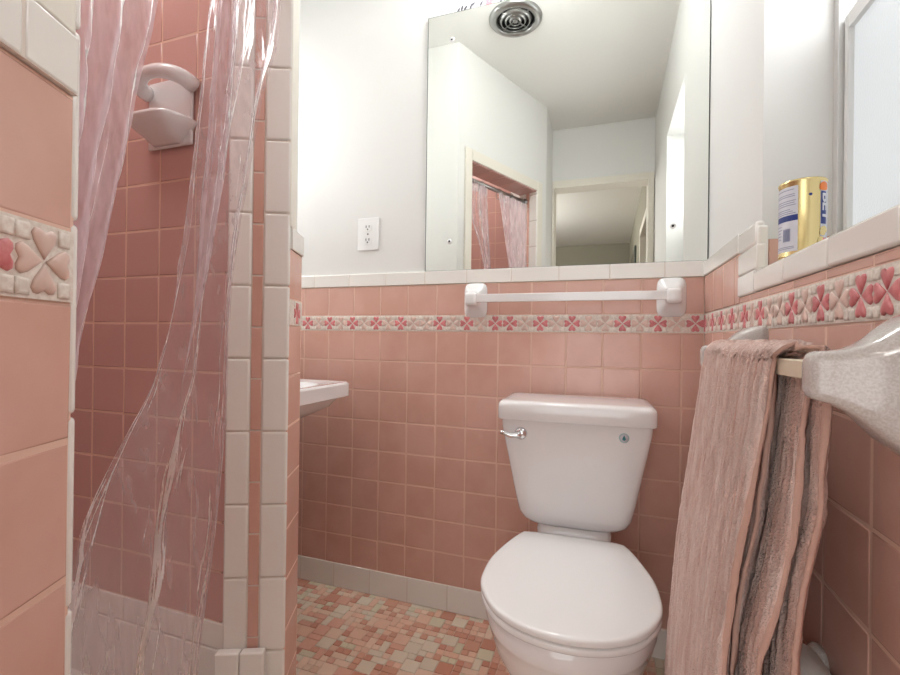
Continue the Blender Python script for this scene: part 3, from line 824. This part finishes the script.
def vinyl(name, ltab, rtab, ol, orr, zt, zb, folds, amp, seed, m, nu=110, nv=120, crease=.003):
    verts, faces = [], []
    for i in range(nv+1):
        z = zt + (zb-zt)*i/nv
        l, r = sm(ltab, min(z, zt-.0)), sm(rtab, z)
        oL, oR = (pw(ol, z) if isinstance(ol, list) else ol), (pw(orr, z) if isinstance(orr, list) else orr)
        for j in range(nu+1):
            u = j/nu
            w = noise.noise(Vector((u*3, z*1.6, seed)))
            s = l + (r-l)*u
            f = amp*sin(2*pi*folds*(u + .06*w) + seed + .8*sin(z*3+seed)) + amp*.5*noise.noise(Vector((u*6, z*2.2, seed+4)))
            cr_ = crease*noise.ridged_multi_fractal(Vector((u*9+z*2, z*7-u*3, seed)), 1.0, 2.0, 3, 1.0, 2.0)*.5
            e = min(1, min(u, 1-u)*14)
            off = oL + ((oR-oL)*u + (f + cr_)*(.35+.65*e))*min(1, abs(r-l)/.03)
            verts.append(slant(max(.004, min(S_FAR-.004, s)), min(max(off, .006), .20), z))
    R_ = nu+1
    for i in range(nv):
        for j in range(nu): faces.append((i*R_+j, i*R_+j+1, (i+1)*R_+j+1, (i+1)*R_+j))
    me = bpy.data.meshes.new(name); me.from_pydata([tuple(v) for v in verts], [], faces)
    for p in me.polygons: p.use_smooth = True
    mt = m if isinstance(m, list) else [m]
    for q in mt: me.materials.append(q)
    o = bpy.data.objects.new(name, me); COL.objects.link(o); o.parent = tcn; o.matrix_parent_inverse = Matrix.Translation(tcn.location).inverted()
    return o
# near bunch, drawn to the near jamb
vinyl('curtain_bunch', [(1.76, .012), (.2, .012)], [(1.76, .318), (1.357, .209), (1.197, .163), (1.067, .124), (.931, .084), (.80, .05), (.5, .035), (.2, .03)],
      .06, .05, 1.755, .22, 5.0, .007, 2.0, M['plastic_dense'], crease=.012)
# far sheet: gathered above, fanning out below
vinyl('curtain_sheet', [(1.76, .405), (1.48, .378), (1.31, .358), (1.084, .322), (.895, .258), (.829, .205), (.79, .135), (.609, .06), (.2, .03)],
      [(1.76, .600), (1.557, .585), (1.416, .501), (1.232, .437), (1.064, .375), (.951, .363), (.779, .354), (.61, .318), (.475, .270), (.2, .24)],
      .07, .030, 1.755, .20, 2.0, .009, 5.0, M['plastic'], crease=.008)
# two narrow gathered pleats where the sheet doubles over
vinyl('curtain_pleat', [(1.76, .425), (1.48, .392), (1.31, .372), (1.15, .350), (1.0, .318), (.92, .292), (.84, .262)],
      [(1.76, .490), (1.48, .446), (1.31, .424), (1.15, .380), (1.0, .328), (.92, .2925), (.84, .2622)],
      .052, .046, 1.755, .84, 1.0, .008, 8.0, M['plastic_mid'], nu=40, crease=.008)
vinyl('curtain_pleat', [(1.76, .560), (1.557, .555), (1.416, .478), (1.232, .418), (1.064, .362), (.951, .352), (.779, .345), (.61, .308), (.475, .262)],
      [(1.76, .602), (1.557, .587), (1.416, .503), (1.232, .440), (1.064, .378), (.951, .365), (.779, .356), (.61, .319), (.475, .272)],
      .026, .022, 1.755, .30, 1.0, .006, 3.0, M['plastic'], nu=30, crease=.004)
for a, b in ((.02, .30), (.40, .60)):
    mb = MB(); n = 24
    for i in range(n):
        s0, s1 = a+(b-a)*i/n, a+(b-a)*(i+1)/n
        g0, g1 = .066+.006*sin(i), .066+.006*sin(i+1)
        mb.quad(slant(s0, g0, 1.715), slant(s1, g1, 1.715), slant(s1, g1, 1.757), slant(s0, g0, 1.757), M['hem'], True)
    mb.build('top_hem', tcn)
    for q in range(3 if b < .4 else 2):
        s0 = a+.03+q*(b-a-.06)/(2 if b < .4 else 1)
        mb = MB(); mb.tube([slant(s0, .085+.020*cos(k*pi/10), ROD-.014+.030*sin(k*pi/10)) for k in range(21)], .0022, M['steel'], 8, False); mb.build('curtain_ring', tcn)

# ------------------------------------------------------------------ ceiling vent
vx, vy = -.405, .962
t = thing('ceiling_vent', 'round grey metal fan vent with ring louvres in the ceiling, seen in the mirror', 'vent', (vx, vy, CEIL))
mb = MB(); mb.lathe((vx, vy, CEIL-.001), -Z, [(.118, 0), (.117, .006), (.108, .014), (.090, .018), (.084, .012), (.083, .003)], M['steel'], 56, False, False); fixn(mb.build('flange', t))
mb = MB(); mb.lathe((vx, vy, CEIL-.0015), -Z, [(.084, 0), (.083, .001)], M['black'], 40); mb.build('dark_opening', t)
for r in (.066, .046, .026):
    mb = MB(); mb.lathe((vx, vy, CEIL-.004), -Z, [(r+.005, .002), (r-.001, .014), (r-.006, .016), (r-.001, .008), (r+.005, .002)], M['steel'], 48, False, False); mb.build('ring_louvre', t)
mb = MB(); mb.lathe((vx, vy, CEIL-.004), -Z, [(.012, 0), (.012, .012), (.006, .016)], M['steel'], 24)
for a in (0, pi/2, pi, 3*pi/2): mb.tube([(vx+.010*cos(a+.6), vy+.010*sin(a+.6), CEIL-.010), (vx+.084*cos(a+.6), vy+.084*sin(a+.6), CEIL-.010)], .003, M['steel'], 8)
mb.build('hub', t)

# ------------------------------------------------------------------ light
def area(name, loc, aim, sx_, sy_, power, col):
    l = bpy.data.lights.new(name, 'AREA'); l.shape = 'RECTANGLE'; l.size = sx_; l.size_y = sy_; l.energy = power; l.color = col
    o = bpy.data.objects.new(name, l); COL.objects.link(o); o.location = loc
    o.rotation_euler = (Vector(aim)-Vector(loc)).to_track_quat('-Z', 'Y').to_euler(); return o
area('vanity_light', (-1.58, 1.18, 1.90), (-.3, 1.0, .9), .6, .2, 7.5, (.96, .985, 1))
l = bpy.data.lights.new('overhead_fill', 'POINT'); l.energy = 9.5; l.shadow_soft_size = .07; l.color = (.96, .985, 1)  # added fill lamp near the ceiling, placed where the mirror misses it
o = bpy.data.objects.new('overhead_fill', l); COL.objects.link(o); o.location = (-.28, 1.36, 2.285)
area('hall_light', (-1.7, -2.0, CEIL-.3), (-.3, -2.2, CEIL), .8, .8, 55, (1, .98, .95))
area('hall_fill', (-.16, -1.15, .82), (-.10, 1.4, .74), 1.0, 1.40, 10.5, (.96, .985, 1))  # unseen fill added behind the camera to brighten toilet and floor
area('shower_fill', (-1.05, .30, CEIL-.02), (-1.0, .35, 0), .4, .4, 5.0, (1, .98, .96))  # fill added to lift the dark shower stall, no fixture there
w = bpy.data.worlds.new('World'); SC.world = w; w.use_nodes = True
w.node_tree.nodes['Background'].inputs['Color'].default_value = (.8, .9, 1, 1); w.node_tree.nodes['Background'].inputs['Strength'].default_value = .6

# ------------------------------------------------------------------ camera
cam = bpy.data.cameras.new('camera'); co = bpy.data.objects.new('camera', cam); COL.objects.link(co)
cam.sensor_width = 36; cam.lens = 452.84/900*36; cam.clip_start = .02
yaw, pit, rol = .33503, .00218, .0129
F = Vector((-sin(yaw)*cos(pit), cos(yaw)*cos(pit), sin(pit))); R = Vector((cos(yaw), sin(yaw), 0)); Uc = R.cross(F)
R2 = R*cos(rol)+Uc*sin(rol); U2 = Uc*cos(rol)-R*sin(rol)
mt = Matrix((R2, U2, -F)).transposed().to_4x4(); mt.translation = Vector((0, 0, .942)); co.matrix_world = mt
SC.camera = co
vs = SC.view_settings; vs.view_transform = 'Standard'; vs.look = 'None'; vs.gamma = 1; vs.use_curve_mapping = False
vs.exposure = 0.12
